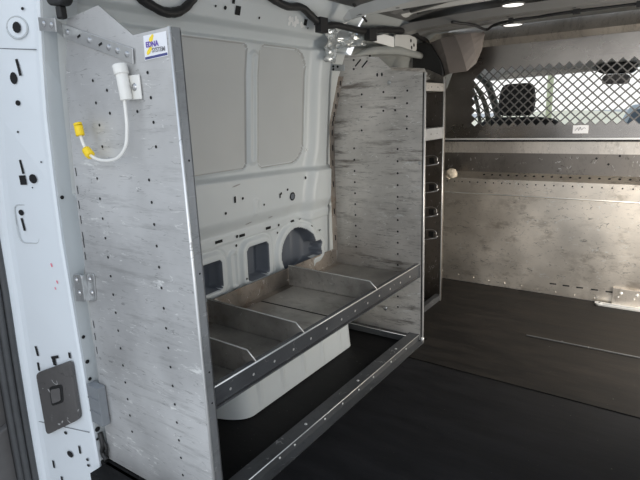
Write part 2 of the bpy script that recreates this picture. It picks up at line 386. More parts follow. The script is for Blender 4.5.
# header closing roof above bulkhead
# right wall with open sliding-door gap
rw = MB()
for y0,y1,z0,z1 in [(.75,1.85,0,1.6),(3.05,3.35,0,1.6),(1.85,3.05,1.48,1.6),(3.35,4.9,0,.86)]: rw.box((.20,y0,z0),(.24,y1,z1))
tag(rw.build('wall_right', M['wallpaint']), kind='structure')
# cab roof / headliner, windscreen pillars, dashboard
cr = MB()
vs = []; xs = [-1.40,-1.2,-.6,0,.24]
for y,z in ((3.22,1.47),(3.7,1.45),(4.1,1.40),(4.35,1.335)):
    for x in xs: vs.append((x,y,z-(.05 if x < -1.3 else 0)))
n = 5; cr.add(vs,[(j*n+i,(j+1)*n+i,(j+1)*n+i+1,j*n+i+1) for j in range(3) for i in range(n-1)],0,True)
cr.add([(-1.42,3.22,1.62),(.25,3.22,1.62),(.25,4.4,1.40),(-1.42,4.4,1.40)],[(0,1,2,3)],0)
cr.add([(-1.42,4.4,1.40),(.25,4.4,1.40),(.25,4.35,1.335),(-1.40,4.35,1.29)],[(0,1,2,3)],0)
tag(cr.build('ceiling_cab', M['liner']), kind='structure')
ap = MB()
ap.tube(smooth([(-1.40,3.75,1.40),(-1.415,4.15,1.345),(-1.405,4.40,1.28),(-1.40,4.60,1.13),(-1.405,4.76,.98),(-1.41,4.86,.86)]),[.030]*31,0,8)
ap.tube(smooth([(-1.47,3.75,1.37),(-1.475,4.10,1.30),(-1.47,4.32,1.18),(-1.47,4.45,1.0),(-1.47,4.50,.84)]),[.016]*25,0,8)
ap.box((-1.49,4.05,.86),(-1.47,4.07,1.32))
ap.box((-1.50,3.35,.82),(-1.45,4.9,.87))
tag(ap.build('trim_1', M['olive']), kind='structure')
ws = MB(); ws.add([(-1.38,4.42,1.31),(.22,4.42,1.33),(.22,4.95,.83),(-1.40,4.95,.83)],[(0,1,2,3)]); tag(ws.build('window_1', M['glass']), kind='structure')
db = MB(); db.prism([(4.45,.5),(4.42,.78),(4.55,.85),(4.95,.83),(4.95,.5)], lambda a,b,d:(d,a,b),(-1.45,.22)); tag(db.build('trim_2', M['black']), kind='structure')

# ---- rear corner pillar (white pressed steel) with its holes
PR = [(1.439,-1.43),(1.371,-1.445),(1.265,-1.468),(1.107,-1.493),(.937,-1.506),(.757,-1.515),(.568,-1.512),(.367,-1.509),(.155,-1.506),(-.069,-1.499)]
PL = [(1.455,-1.582),(1.384,-1.596),(1.276,-1.63),(1.112,-1.672),(.935,-1.718),(.742,-1.745),(.541,-1.752),(.322,-1.771),(.089,-1.784),(-.159,-1.793)]
zs = [-.45,-.2,0,.155,.367,.568,.757,.937,1.107,1.265,1.371,1.44,1.50,1.58]
def prx(z): return interp(z,[a for a,_ in PR[::-1]],[b for _,b in PR[::-1]])+(.0 if z<1.44 else (z-1.44)*.35)
def plx(z): return interp(z,[a for a,_ in PL[::-1]],[b for _,b in PL[::-1]])+(.0 if z<1.45 else (z-1.45)*.35)
pm = MB(); vs = []
def pil_profile(z):
    R, Lx = prx(z), plx(z)
    return [(-1.512 if z<.9 else interp(z,[.9,1.25,1.5],[-1.50,-1.47,-1.40]),.90,1),(R-.004,.812,1),(R-.002,.804,0),(R-.008,.7985,0),(R-.02,.7960,0),(Lx+.03,.7560,0),(Lx+.012,.750,0),(Lx+.002,.742,0),(Lx-.004,.728,0),(Lx-.03,.715,0)]
NP = 10
for z in zs: vs += [(x,y,z) for x,y,_ in pil_profile(z)]
for j in range(len(zs)-1):
    for k in range(NP-1):
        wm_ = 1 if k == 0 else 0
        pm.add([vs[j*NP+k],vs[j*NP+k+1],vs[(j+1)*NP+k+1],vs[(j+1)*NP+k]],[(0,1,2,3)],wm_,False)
def pil(px,py):
    """(s,z) on the pillar's main face: s 0 at the outer edge, 1 at the inner corner"""
    return px,py
def face(s,z,off=.0012):
    R,Lx = prx(z)-.014, plx(z)+.02
    yR,yL = .7955,.7545
    x = lerp(Lx,R,s); y = lerp(yL,yR,s); nr = Vector((yR-yL, -(R-Lx), 0)).normalized()
    return Vector((x,y,z))+nr*off, nr
PILH = []
def ph(kind,s,z,a,b=None,mi=2,rot=0):
    p,nr = face(s,z,.003 if mi==2 else .0008)
    (pm.disc(p,nr,a,mi,12,b,rot=rot) if kind=='d' else pm.slot(p,nr,a,b,mi,rot))
import json
PH = json.loads('''[["d", 0.5389, 1.3511, 0.01402, 0.01452, 0], ["d", 0.71, 1.3948, 0.00495, 0.00396, 0], ["s", 0.5376, 1.2504, 0.00908, 0.04455, 0.12], ["d", 0.3983, 1.2233, 0.0132, 0.0165, 0], ["d", 0.4652, 1.1565, 0.00949, 0.00759, 0], ["s", 0.4363, 0.9756, 0.00908, 0.04125, 0.1], ["s", 0.4401, 0.9361, 0.02681, 0.02805, 0.04], ["d", 0.6683, 0.9403, 0.01567, 0.01386, 0], ["d", 0.312, 0.8359, 0.01155, 0.00924, 0], ["s", 0.3256, 0.7989, 0.0099, 0.0396, 0.12], ["d", 0.8927, 0.9895, 0.0033, 0.00264, 0], ["d", 0.6336, 0.9142, 0.00289, 0.00231, 0], ["d", 0.4138, 1.0763, 0.00413, 0.0033, 0], ["s", 0.1991, 0.3671, 0.01073, 0.03465, 0.12], ["s", 0.5639, 0.3587, 0.03712, 0.0099, 0.28], ["s", 0.5349, 0.3486, 0.0165, 0.0198, 0], ["s", 0.8754, 0.3778, 0.0099, 0.0198, 0], ["s", 0.1878, 0.3095, 0.0099, 0.0297, 0], ["s", 0.5397, 0.3425, 0.01485, 0.0264, 0], ["d", 0.5328, 0.0774, 0.00743, 0.00594, 0], ["d", 0.5502, -0.0038, 0.01485, 0.01254, 0], ["s", 0.7576, 0.0281, 0.00908, 0.0297, 0], ["s", 0.1717, -0.072, 0.0099, 0.0297, 0], ["d", 0.8762, -0.0017, 0.0066, 0.00528, 0], ["d", 0.876, -0.0237, 0.0066, 0.00528, 0], ["s", 0.2945, -0.1231, 0.0099, 0.0198, 0]]''')
for k,s,z,a,b,rot in PH:
    ph(k,s,z,a,b or None,2,rot)
# embossed ring and seams
p,nr = face(.539,1.351,.001); tx = Vector((nr.y,-nr.x,0))
pm.tube([p+tx*.034*math.cos(a)+Vector((0,0,.028))*math.sin(a) for a in [k*math.pi/12 for k in range(25)]],.0025,3,6)
for s0,z0,w,h in [(.40,.80,.040,.060)]:
    p,nr = face(s0,z0,.001); pm.tube([p+tx*w*math.copysign(abs(math.cos(a))**.4,math.cos(a))+Vector((0,0,h))*math.copysign(abs(math.sin(a))**.4,math.sin(a)) for a in [k*math.pi/16 for k in range(33)]],.0018,3,6)
for z0 in (1.292,.108):
    a,_ = face(0,z0-(.02 if z0<.2 else -.012),.001); b,_ = face(1.0,z0,.001); pm.tube([a,b],.0014,4,6)
for s,z,w in [(.80,.675,.006),(.86,.622,.005),(.80,.60,.004)]:
    p,nr = face(s,z); pm.slot(p,nr,w,w*2,5,.3)
pil_o = pm.build('wall_rear_pillar', [M['white'],M['white_side'],M['hole'],M['dent'],M['plastic2'],M['scribble']]); tag(pil_o, kind='structure')
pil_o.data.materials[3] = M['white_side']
# holes in the shaded side face
sm_ = MB()
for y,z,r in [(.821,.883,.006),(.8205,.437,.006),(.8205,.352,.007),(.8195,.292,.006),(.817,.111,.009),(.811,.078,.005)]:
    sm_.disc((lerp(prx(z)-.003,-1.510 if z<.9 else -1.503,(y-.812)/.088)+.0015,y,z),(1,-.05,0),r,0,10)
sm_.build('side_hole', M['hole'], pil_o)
# grey latch cover on the pillar
cov = empty('latch_cover', (-1.66,.77,.15), 'dark grey plastic latch cover with square button on white rear pillar', 'latch cover')
cm = MB(); cp = json.loads('''[[0.2003, 0.0552], [0.9243, 0.1591], [0.9319, 0.3662], [0.1775, 0.2895]]''')
poly = [(a/.25,b) for a,b in roundpoly([(a*.25,b) for a,b in cp],.020,5)]
cm.prism(poly, lambda s,z,d: tuple(face(s,z,d)[0]), (.0015,.016))
cm.build('cover_plate', M['cover'], cov, bevel=.005)
cb = MB(); bp_ = [(a/.25,b) for a,b in roundpoly([(a*.25,b) for a,b in json.loads('''[[0.43110000000000004, 0.18180000000000002], [0.6841999999999999, 0.21030000000000001], [0.7127, 0.2766], [0.4373, 0.2529]]''')],.012,4)]
cb.prism(bp_, lambda s,z,d: tuple(face(s,z,d)[0]), (.016,.0195))
btn = cb.build('button', M['black'], cov, bevel=.002)
c2 = MB(); cx = sum(a for a,_ in bp_)/len(bp_); cz = sum(b for _,b in bp_)/len(bp_)
c2.prism([(cx+(a-cx)*.72,cz+(b-cz)*.72) for a,b in bp_], lambda s,z,d: tuple(face(s,z,d)[0]), (.0195,.023)); c2.build('button_cap', M['plastic'], btn, bevel=.0015)
# grey plastic vent block low on the side face
vb = MB()
vb.box((-1.500,.800,.150),(-1.440,.8265,.285))
for k in range(2): vb.box((-1.500,.7975,.190+k*.048),(-1.442,.800,.196+k*.048))
tag(vb.build('vent_block', M['plastic2'], bevel=.003), 'small ribbed grey plastic block between white pillar and shelf end panel', 'vent')
gb = MB(); gb.tube(smooth([(-1.50,.82,.10),(-1.485,.815,.06),(-1.495,.815,.03),(-1.475,.815,.008)],5),.008,0,8); gb.tube(smooth([(-1.50,.82,.09),(-1.475,.82,.05),(-1.485,.82,.01)],5),.005,0,8)
tag(gb.build('wire_tail', M['black']), 'short black wire tail at foot of the white rear pillar', 'wire')
# weatherstrip: two ribs and lip
sp = MB(); 
def seal_x(z): return plx(z)
for off,yy,r,mi in [(-.006,.722,.010,0),(-.020,.705,.012,0),(-.040,.692,.013,0),(-.058,.690,.009,1),(-.03,.715,.010,1)]:
    sp.tube([(seal_x(z)+off*(1.0 if z<.8 else lerp(1,.6,(z-.8)/.8)),yy,z) for z in zs],r,mi,8)
tag(sp.build('weatherstrip', [M['seal'],M['rubber']]), 'black ribbed rubber weatherstrip along the rear door opening', 'weatherstrip')
# opened rear door beyond the seal: dark trimmed leaf
rd = empty('door_1', (-1.95,.6,0), None, None); tag(rd, kind='structure')
dm = MB(); dm.prism(roundpoly([(.10,-.45),(1.2,-.45),(1.2,1.1),(1.1,1.5),(.10,1.5)],.05), lambda a,b,d:(-1.90-d-.0*b,a,b),(0,.05)); dm.build('door_leaf', M['plastic'], rd)
dm = MB(); dm.prism(roundpoly([(.14,-.4),(1.1,-.4),(1.1,.55),(.14,.62)],.06), lambda a,b,d:(-1.90+d,a,b),(0,.02)); dm.prism(roundpoly([(.60,-.3),(.84,-.3),(.84,.12),(.60,.05)],.05), lambda a,b,d:(-1.88+d,a,b),(0,.03)); dm.build('door_trim', M['plastic'], rd, bevel=.006)

# ------------------------------------------------------------------ floor mats
mt = MB(); mt.prism([(-.955,.795),(.19,.795),(.19,1.978),(-.955,2.002)], lambda a,b,d:(a,b,d),(-.004,0)); tag(mt.build('rubber_mat', M['mat_rear'], bevel=.001), 'large black rubber mat on the rear half of the van floor', 'floor mat')
mt = MB(); mt.prism([(-1.5,2.235),(-.96,2.235),(-.955,2.013),(.19,1.99),(.19,3.16),(-1.5,3.16)], lambda a,b,d:(a,b,d),(-.004,-.0003)); tag(mt.build('rubber_mat', M['mat_front'], bevel=.001), 'black rubber mat between the floor seam and the bulkhead', 'floor mat')
st = MB(); st.box((-.56,2.505,.001),(.19,2.514,.004)); st.dome((-.40,2.52,.001),(0,0,1),.006,.003); tag(st.build('floor_strip', M['rail']), 'thin pale metal strip lying across the front floor mat', 'strip')

# ------------------------------------------------------------------ main shelving unit
UN = empty('shelving_unit', (-1.22,1.5,0), 'scuffed aluminium van shelving unit with two tall end panels and one tray shelf', 'shelving unit')
def xz(y): return lambda a,b,d:(a,y+d,b)
RP = [(-.972,.0),(-.972,1.296),(-1.104,1.292),(-1.226,1.374),(-1.368,1.36),(-1.415,1.215),(-1.432,1.05),(-1.450,.877),(-1.462,.614),(-1.474,.361),(-1.485,.0)]
e = MB(); e.prism(RP[::-1], xz(.83), (0,.003), 0)
RH = [(-1.33,z) for z in [.157+.0563*k for k in range(15)]]+[(-1.105,z) for z in [.094+.0571*k for k in range(16)]]
RH += [(-1.289,1.201),(-1.233,1.174),(-1.288,1.145),(-1.233,1.117),(-1.065,1.205),(-1.063,1.148),(-1.12,1.118),(-1.286,1.088),(-1.286,1.032),(-1.063,1.091),(-1.064,1.033)]
for x,z in RH: e.disc((x,.8292,z),(0,-1,0),.0042,1,8)
for z in [.96,.908,.864,.82,.771,.747,.709,.488,.447,.40]:
    x = interp(z,[.36,.614,.877,1.05],[-1.474,-1.462,-1.45,-1.432])+.011; e.slot((x,.8292,z),(0,-1,0),.004,.024,1,.03)
rear = e.build('end_panel', [M['rear_panel'],M['hole']], UN)
e = MB()                                                             # folded front flange of rear panel with pale hem
e.box((-.9735,.8285,0),(-.970,.858,1.296),0); e.box((-.99,.856,0),(-.970,.859,1.29),0)
for z in (.36,.45,.72,1.0): e.disc((-.9693,.846,z),(1,0,0),.003,2,8)
e.build('panel_flange', [M['flange'],M['hem'],M['hole']], rear)
e = MB(); e.tube([(-.9725,.829,0),(-.9725,.829,1.296)],.0042,0,8); e.build('panel_hem', M['hem'], rear)
e = MB(); pts = [(a+.002 if a<-1.3 else a,.8335,b) for a,b in RP[5:]]
for (a,_,b),(c,_,d) in zip(pts,pts[1:]): e.add([(a,.83,b),(a,.862,b),(c,.862,d),(c,.83,d)],[(0,1,2,3)])
e.build('wall_flange', M['flange'], rear)

FP = [(-.972,.0),(-.972,1.250),(-1.128,1.271),(-1.198,1.332),(-1.373,1.356),(-1.410,1.265),(-1.445,1.036),(-1.452,.815),(-1.450,.40),(-1.47,.0)]
e = MB(); e.prism(FP[::-1], xz(2.2), (0,.003), 0)
FH = [(-1.334,z) for z in [.431+.0547*k for k in range(10)]]+[(-1.101,z) for z in [.151,.206]+[.367+.0555*k for k in range(11)]]
FH += [(-1.29,1.008),(-1.055,1.013),(-1.286,1.173),(-1.289,1.117),(-1.053,1.178),(-1.054,1.124),(-1.055,1.067),(-1.114,1.15),(-1.113,1.096),(-1.172,1.178),(-1.173,1.095)]
for x,z in FH: e.disc((x,2.1992,z),(0,-1,0),.0052,1,8)
for x,z in [(-1.203,1.255),(-1.179,1.255)]: e.disc((x,2.1992,z),(0,-1,0),.005,1,8,.009)
for x,z in [(-1.303,1.315),(-1.268,1.307)]: e.slot((x,2.1992,z),(0,-1,0),.007,.042,1,-.82)
for x,z in [(-1.326,1.329),(-1.327,1.289),(-1.24,1.34)]: e.disc((x,2.1992,z),(0,-1,0),.006,1,8,.005)
for x,z,r in [(-1.144,1.218,.010),(-1.172,.13,.012),(-.992,.86,.008)]: e.dome((x,2.2,z),(0,-1,0),r,.004,2)
front = e.build('end_panel', [M['front_panel'],M['hole'],M['bolt']], UN)
e = MB(); e.box((-.980,2.200,0),(-.970,2.214,1.25),0); e.tube([(-.9715,2.2,.0),(-.9715,2.2,1.25)],.0032,1,8)
e.build('panel_hem', [M['flange'],M['edge']], front)
e = MB()
pl = [(-1.395,1.26),(-1.440,1.10),(-1.456,1.036),(-1.460,.815),(-1.457,.40)]
for (a,b),(c,d) in zip(pl,pl[1:]):
    e.add([(a,2.172,b),(a+.012,2.1985,b),(c+.012,2.1985,d),(c,2.172,d)],[(0,1,2,3)])
    for k in range(3):
        t = (k+.5)/3; e.slot((lerp(a,c,t)+.0085,2.186,lerp(b,d,t)),(.9,-.42,0),.006,.028,1)
e.build('wall_flange', [M['upstand'],M['hole']], front)  # warm light on this flange is put into its tan colour
e = MB(); e.tube([(-.9675,2.195,.0),(-.9675,2.195,.02)],.008,0,8); e.build('foot_cap', M['edge'], front)

# tray shelf
SX0, SX1, SY0, SY1, SZ = -1.452, -.985, .834, 2.198, .333
e = MB(); e.box((SX0,SY0,SZ-.003),(SX1,SY1,SZ),0)
for y in (1.555,1.80): e.box((SX0+.005,y,SZ),(SX1-.01,y+.006,SZ+.0012),1)
shelf = e.build('tray_shelf', [M['shelf'],M['hole']], UN)
e = MB(); e.box((SX1-.003,SY0,.322),(SX1,SY1,.388),0); e.box((SX1-.020,SY0,.386),(SX1,SY1,.389),0); 
y = .93; 
while y < 2.18: e.disc((SX1+.0008,y,.357),(1,0,0),.0048,1,8); y += .0965
e.build('shelf_lip', [M['lip'],M['edge']], shelf)
e = MB(); e.tube([(SX1-.001,SY0,.3885),(SX1-.001,SY1,.3885)],.0026,0,6); e.build('lip_edge', M['edge'], shelf)
e = MB(); e.box((SX0-.003,SY0,SZ),(SX0,SY1,.412),0); e.add([(SX0+.0005,SY0,SZ+.002),(SX0+.0005,SY1,SZ+.002),(SX0+.035,SY1,SZ+.0015),(SX0+.035,SY0,SZ+.0015)],[(0,1,2,3)],0)
e.build('back_upstand', M['upstand'], shelf)
for yy,xf in ((1.045,-1.0),(1.285,-1.0),(1.785,-1.0)):
    e = MB(); hgt = .418
    e.prism([(SX0+.006,SZ),(SX1-.004,SZ),(SX1-.004,.388),(xf-.022,hgt),(SX0+.02,hgt+.012),(SX0+.006,hgt+.006)], xz(yy),(0,.0022),0)
    e.tube([(SX0+.006,yy+.001,hgt+.009),(xf-.022,yy+.001,hgt),(SX1-.004,yy+.001,.389)],.0022,1,6)
    e.box((SX0+.02,yy,SZ),(SX1-.02,yy+.014,SZ+.0015),0)
    e.build('divider', [M['shelf'],M['edge']], shelf)
# floor rails
e = MB(); e.box((-1.04,.834,.027),(-.985,2.20,.030),0); e.box((-.988,.834,.0),(-.985,2.20,.030),0); e.box((-.985,.834,.0),(-.955,2.185,.0035),0)
e.tube([(-.986,.834,.0295),(-.986,2.19,.0295)],.0022,1,6)
for y in (1.12,1.2,1.38,1.5,1.62,1.74,1.9,2.05): e.dome((-.985,y,.016),(1,0,0),.0045,.003,1,8)
for y in (1.30,1.66,2.0): e.dome((-1.012,y,.030),(0,0,1),.006,.003,1,8)
e.build('floor_rail', [M['rail'],M['edge']], UN)
e = MB(); e.box((-1.44,2.150,.0),(-1.035,2.197,.022),0); e.box((-1.44,2.150,.022),(-1.035,2.154,.030),0); e.tube([(-1.44,2.152,.030),(-1.035,2.152,.030)],.0022,1,6)
e.build('cross_rail', [M['rail'],M['edge']], UN)
# wall straps and plates
e = MB(); ang = [(-1.478,1.375),(-1.086,1.262),(-1.090,1.226),(-1.480,1.341)]
e.prism([(-1.385,1.350),(-1.104,1.262),(-1.108,1.228),(-1.387,1.316)], xz(.8265),(-.003,0),0)
e.prism([(-1.435,1.368),(-1.357,1.356),(-1.360,1.324),(-1.437,1.335)], xz(.793),(-.003,0.0),0)
e.add([(-1.357,.7925,1.356),(-1.385,.8255,1.351),(-1.387,.8255,1.316),(-1.360,.7925,1.324)],[(0,1,2,3)],0)
for t in (.06,.24,.40,.56,.68,.80,.93):
    x = lerp(-1.38,-1.106,t); z = lerp(1.332,1.245,t)
    if t in (.24,.56): e.slot((x,.8230,z),(0,-1,0),.016,.006,1,.28)
    else: e.dome((x,.8235,z),(0,-1,0),.0085,.006,2,6)
for x,z in [(-1.410,1.349),(-1.375,1.342)]: e.disc((x,.7892,z),(0,-1,0),.011,3,12,.009); e.dome((x,.7895,z),(0,-1,0),.0075,.005,2,6)
e.build('wall_strap', [M['galv'],M['hole'],M['bolt'],M['dent']], UN, bevel=.0006)
e = MB(); e.prism(roundpoly([(-1.505,.562),(-1.452,.570),(-1.452,.655),(-1.495,.650)],.012), xz(.812),(-.003,.0),0); e.prism(roundpoly([(-1.452,.562),(-1.418,.575),(-1.410,.660),(-1.445,.655)],.012), xz(.8285),(-.004,0),0)
e.box((-1.455,.811,.57),(-1.449,.829,.652),0)
for x,y,z in [(-1.478,.809,.635),(-1.472,.809,.595),(-1.432,.8245,.640),(-1.430,.8245,.598)]: e.disc((x,y-.0008,z),(0,-1,0),.012,1,10); e.dome((x,y,z),(0,-1,0),.008,.006,2,6)
e.build('hinge_plate', [M['galv'],M['dent'],M['bolt']], UN)
e = MB(); e.prism([(-1.452,1.322),(-1.375,1.312),(-1.375,1.284),(-1.452,1.290)], xz(2.1975),(-.003,0),0)
for x,z in [(-1.437,1.309),(-1.412,1.306),(-1.437,1.296)]: e.disc((x,2.1938,z),(0,-1,0),.006,1,8)
e.build('wall_strap', [M['galv'],M['hole']], UN)
# maker's sticker
e = MB(); q = [(-1.068,1.232),(-.985,1.236),(-.984,1.288),(-1.065,1.286)]
e.prism(q, xz(.8290),(-.0006,0),0); e.prism([(-1.066,1.2335),(-.987,1.2375),(-.987,1.2430),(-1.066,1.2390)], xz(.8282),(-.0003,0),1)
for x,z,a,b in [(-1.038,1.276,.0085,.006),(-1.033,1.2815,.006,.004),(-1.050,1.2505,.010,.005),(-1.044,1.2555,.007,.005)]: e.disc((x,.8280-a*.02,z),(0,-1,0),a,2,14,b,rot=.6)
stk = e.build('sticker', [M['stick'],M['blue'],M['gold']], UN)
def text(s, loc, size, mat, parent, bold=0):
    c = bpy.data.curves.new('lettering','FONT'); c.body = s; c.size = size; c.extrude = .0002; c.offset = bold
    c.materials.append(mat); t = bpy.data.objects.new('text_source', c)
    COL.objects.link(t); bpy.context.view_layer.update()
    me = bpy.data.meshes.new_from_object(t.evaluated_get(bpy.context.evaluated_depsgraph_get())); bpy.data.objects.remove(t); bpy.data.curves.remove(c)
    me.transform(Matrix.Translation(loc) @ Matrix.Rotation(math.pi/2,4,'X'))
    o = bpy.data.objects.new('lettering', me); COL.objects.link(o); o.parent = parent; o.matrix_parent_inverse = parent_inv(parent); return o
text('EDNA', (-1.058,.8272,1.2600), .0165, M['purple'], stk, .0005)
text('SYSTEM', (-1.038,.8272,1.2475), .0135, M['grey_ink'], stk, .0003)

# ------------------------------------------------------------------ J hook on the rear end panel
HK = empty('ladder_hook', (-1.11,.82,1.18), 'off-white J-shaped rod hook with yellow tape bolted to rear end panel', 'hook')
e = MB(); e.box((-1.150,.823,1.146),(-1.092,.8285,1.203),0)
for x,z in [(-1.112,1.175)]: e.dome((x,.823,z),(0,-1,0),.010,.005,1,8)
for x,z in [(-1.142,1.192),(-1.142,1.153)]: e.disc((x,.8225,z),(0,-1,0),.004,2,8)
e.build('mount_plate', [M['hook'],M['bolt'],M['hole']], HK, bevel=.002)
e = MB(); e.tube([(-1.139,.808,1.228),(-1.134,.808,1.205)],.0175,0,14); e.tube([(-1.1345,.808,1.207),(-1.1275,.808,1.145)],.0145,0,14); e.build('sleeve', M['hook'], HK, bevel=.002)
hp = smooth([(-1.129,.803,1.150),(-1.128,.802,1.11),(-1.129,.800,1.075),(-1.141,.798,1.034),(-1.180,.797,1.006),(-1.236,.796,.999),(-1.284,.796,1.008),(-1.310,.796,1.029),(-1.324,.796,1.056),(-1.330,.796,1.089)],5)
e = MB(); e.tube(hp,[0.0043]*len(hp),0,10); e.build('hook_rod', M['hook'], HK)
e = MB(); e.tube(hp[-5:],.0115,0,8); e.tube([hp[-1]+Vector((0,0,0)),hp[-1]+Vector((-.002,0,.006))],.0115,0,8); e.build('tape_wrap', M['yellow'], HK)
k = len(hp)-14; e = MB(); e.tube(hp[k-1:k+4],[.0115,.013,.012,.012,.0105],0,8); e.build('tape_wrap', M['yellow'], HK)

# ------------------------------------------------------------------ second shelving unit by the bulkhead
U2 = empty('shelving_unit', (-1.3,2.6,0), 'narrow shelving unit standing in shadow behind the first unit, by the bulkhead', 'shelving unit')
e = MB(); e.prism([(-1.11,0),(-1.11,1.257),(-1.2,1.30),(-1.40,1.32),(-1.445,1.0),(-1.46,0)][::-1], xz(2.765),(0,.003),0); ep = e.build('end_panel', M['bulk_dark'], U2)  # shadow inside this unit is put into its dark metal colour
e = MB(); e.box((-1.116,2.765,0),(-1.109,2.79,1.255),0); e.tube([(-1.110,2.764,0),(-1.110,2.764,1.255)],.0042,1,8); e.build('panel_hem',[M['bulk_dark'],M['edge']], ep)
e = MB(); e.prism([(-1.11,0),(-1.11,1.22),(-1.055,1.235),(-1.085,1.285),(-1.22,1.30),(-1.34,1.31),(-1.42,1.0),(-1.45,0)][::-1], xz(2.45),(0,.003),0); e.build('end_panel', M['front_panel'], U2)
for z0,z1 in ((1.180,1.226),(.935,1.0)):
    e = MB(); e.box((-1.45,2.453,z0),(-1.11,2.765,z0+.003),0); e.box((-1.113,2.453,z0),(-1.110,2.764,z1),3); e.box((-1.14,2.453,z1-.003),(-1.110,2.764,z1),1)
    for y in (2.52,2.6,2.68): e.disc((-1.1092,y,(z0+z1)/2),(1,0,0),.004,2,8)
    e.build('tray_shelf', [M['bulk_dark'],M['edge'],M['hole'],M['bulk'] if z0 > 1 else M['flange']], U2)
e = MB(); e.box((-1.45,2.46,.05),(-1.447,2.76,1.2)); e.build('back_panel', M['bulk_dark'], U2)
e = MB(); e.box((-1.14,2.453,0),(-1.112,2.765,.035)); e.build('floor_rail', M['lip'], U2)
for z in (.815,.665,.525,.395):
    e = MB(); e.tube([(-1.215,2.70,z-.028),(-1.17,2.735,z-.024),(-1.135,2.752,z-.016),(-1.128,2.750,z-.004)],[.002,.002,.006,.005],0,8)
    e.tube(smooth([(-1.20,2.74,z+.025),(-1.165,2.752,z+.030),(-1.138,2.752,z+.020),(-1.135,2.752,z-.004)],4),.002,0,6)
    e.box((-1.185,2.757,z-.016),(-1.155,2.764,z+.016),1)
    e.build('divider_clip', [M['bolt'],M['black']], U2)

# ------------------------------------------------------------------ bulkhead
BK = empty('bulkhead', (-.6,3.17,0), 'aluminium bulkhead partition with diamond mesh window separating cargo area from cab', 'partition')
X0,X1 = -1.40,.19
e = MB(); e.box((X0,3.17,.0),(X1,3.173,.595),0)
for x,z in [(-1.259,.05),(-1.15,.04),(-1.05,.035),(-.954,.029),(-.855,.027),(-.754,.027),(-.661,.021),(-.56,.019),(-.458,.018),(-.354,.018)]: e.dome((x,3.17,z),(0,-1,0),.005,.003,0,8)
for x in (-.577,-.506,-.434,-.358,-.284): e.slot((x,3.1692,.068),(0,-1,0),.036,.008,1,.03)
e.build('lower_sheet', [M['bulk_low'],M['hole'],M['edge']], BK)
e = MB()                                                              # perforated folded edge
prof = [(3.17,.572),(3.152,.582),(3.150,.672),(3.160,.680),(3.205,.708)]
for (a,b),(c,d) in zip(prof,prof[1:]): e.add([(X0,a,b),(X1,a,b),(X1,c,d),(X0,c,d)],[(0,1,2,3)])
for k in range(30):
    x = -1.28+k*.0482
    e.disc((x,3.1495,.650),(0,-1,0),0.0043,1,10)
    if k > 5: e.disc((x-.02,3.1815,.6945),(0,-.53,.85),.0072,1,10)
e.tube([(X0,3.152,.580),(X1,3.152,.580)],.003,2,6)
e.build('perforated_edge', [M['bulk_low'],M['hole'],M['edge']], BK)
e = MB(); e.box((X0,3.205,.70),(X1,3.208,.83),0); 
for x,z in [(-.41,.80),(-.30,.815),(-.2,.815),(-.35,.77)]: e.disc((x,3.2042,z),(0,-1,0),.006,1,8)
e.build('recessed_band', [M['bulk_dark'],M['hole']], BK)
e = MB(); e.box((X0,3.185,.825),(X1,3.205,.892),0); e.build('middle_band', M['bulk'], BK)
e = MB(); e.box((X0,3.150,.893),(X1,3.19,.897),1); e.box((X0,3.150,.904),(X1,3.172,.913),0); e.box((X0,3.160,.897),(X1,3.18,.904),1); e.build('ledge_strip', [M['edge'],M['black']], BK)
# upper sheet around the mesh opening
px_,pz_ = .0500,.0480; ox0 = -1.10; nc = 24; nr = 13; oz0 = .978
ox1 = ox0+nc*px_; oz1 = oz0+(nr+1)/2*pz_
Yu = 3.168
lat = MB(); brd = MB()
def q2(m, pts, mi=0): m.add([(a,Yu,b) for a,b in pts],[list(range(len(pts)))],mi)
th = .0032
skip = {(0,nr-1)}
for j in range(nr):
    cz = oz0+pz_/2+j*pz_/2
    odd = j%2
    for i in range(nc-odd):
        cx = ox0+px_/2+i*px_+odd*px_/2
        out = [(cx-px_/2,cz),(cx,cz-pz_/2),(cx+px_/2,cz),(cx,cz+pz_/2)]
        if (i,j) in skip: q2(brd,out); continue
        kx = 1-th/(px_*.33); inn = [(cx+(a-cx)*kx,cz+(b-cz)*kx) for a,b in out]
        for k in range(4): q2(lat,[out[k],out[(k+1)%4],inn[(k+1)%4],inn[k]])
for i in range(nc-1):
    for s,zb in ((-1,oz0),(1,oz1)):
        a = ox0+px_/2+i*px_; q2(brd,[(a,zb),(a+px_,zb),(a+px_/2,zb-s*pz_/2)])
for j in range(0,nr-1,2):
    za = oz0+pz_/2+j*pz_/2
    q2(brd,[(ox0,za),(ox0,za+pz_),(ox0+px_/2,za+pz_/2)]); q2(brd,[(ox1,za),(ox1,za+pz_),(ox1-px_/2,za+pz_/2)])
for xx,sg in ((ox0,1),(ox1,-1)):
    q2(brd,[(xx,oz0),(xx+sg*px_/2,oz0),(xx,oz0+pz_/2)]); q2(brd,[(xx,oz1),(xx+sg*px_/2,oz1),(xx,oz1-pz_/2)])
q2(brd,[(X0,.905),(X1,.905),(X1,oz0),(X0,oz0)]); q2(brd,[(X0,oz1),(X1,oz1),(X1,1.43),(X0,1.43)])
q2(brd,[(X0,oz0),(ox0,oz0),(ox0,oz1),(X0,oz1)]); q2(brd,[(ox1,oz0),(X1,oz0),(X1,oz1),(ox1,oz1)])
up = brd.build('upper_sheet', M['bulk_up'], BK); md = up.modifiers.new('sheet','SOLIDIFY'); md.thickness = .003
ms = lat.build('mesh_screen', M['lattice'], BK); md = ms.modifiers.new('sheet','SOLIDIFY'); md.thickness = .003
e = MB(); e.box((-.515,3.162,1.335),(X1,3.1665,1.43)); e.build('overlap_plate', M['bulk_up'], BK)
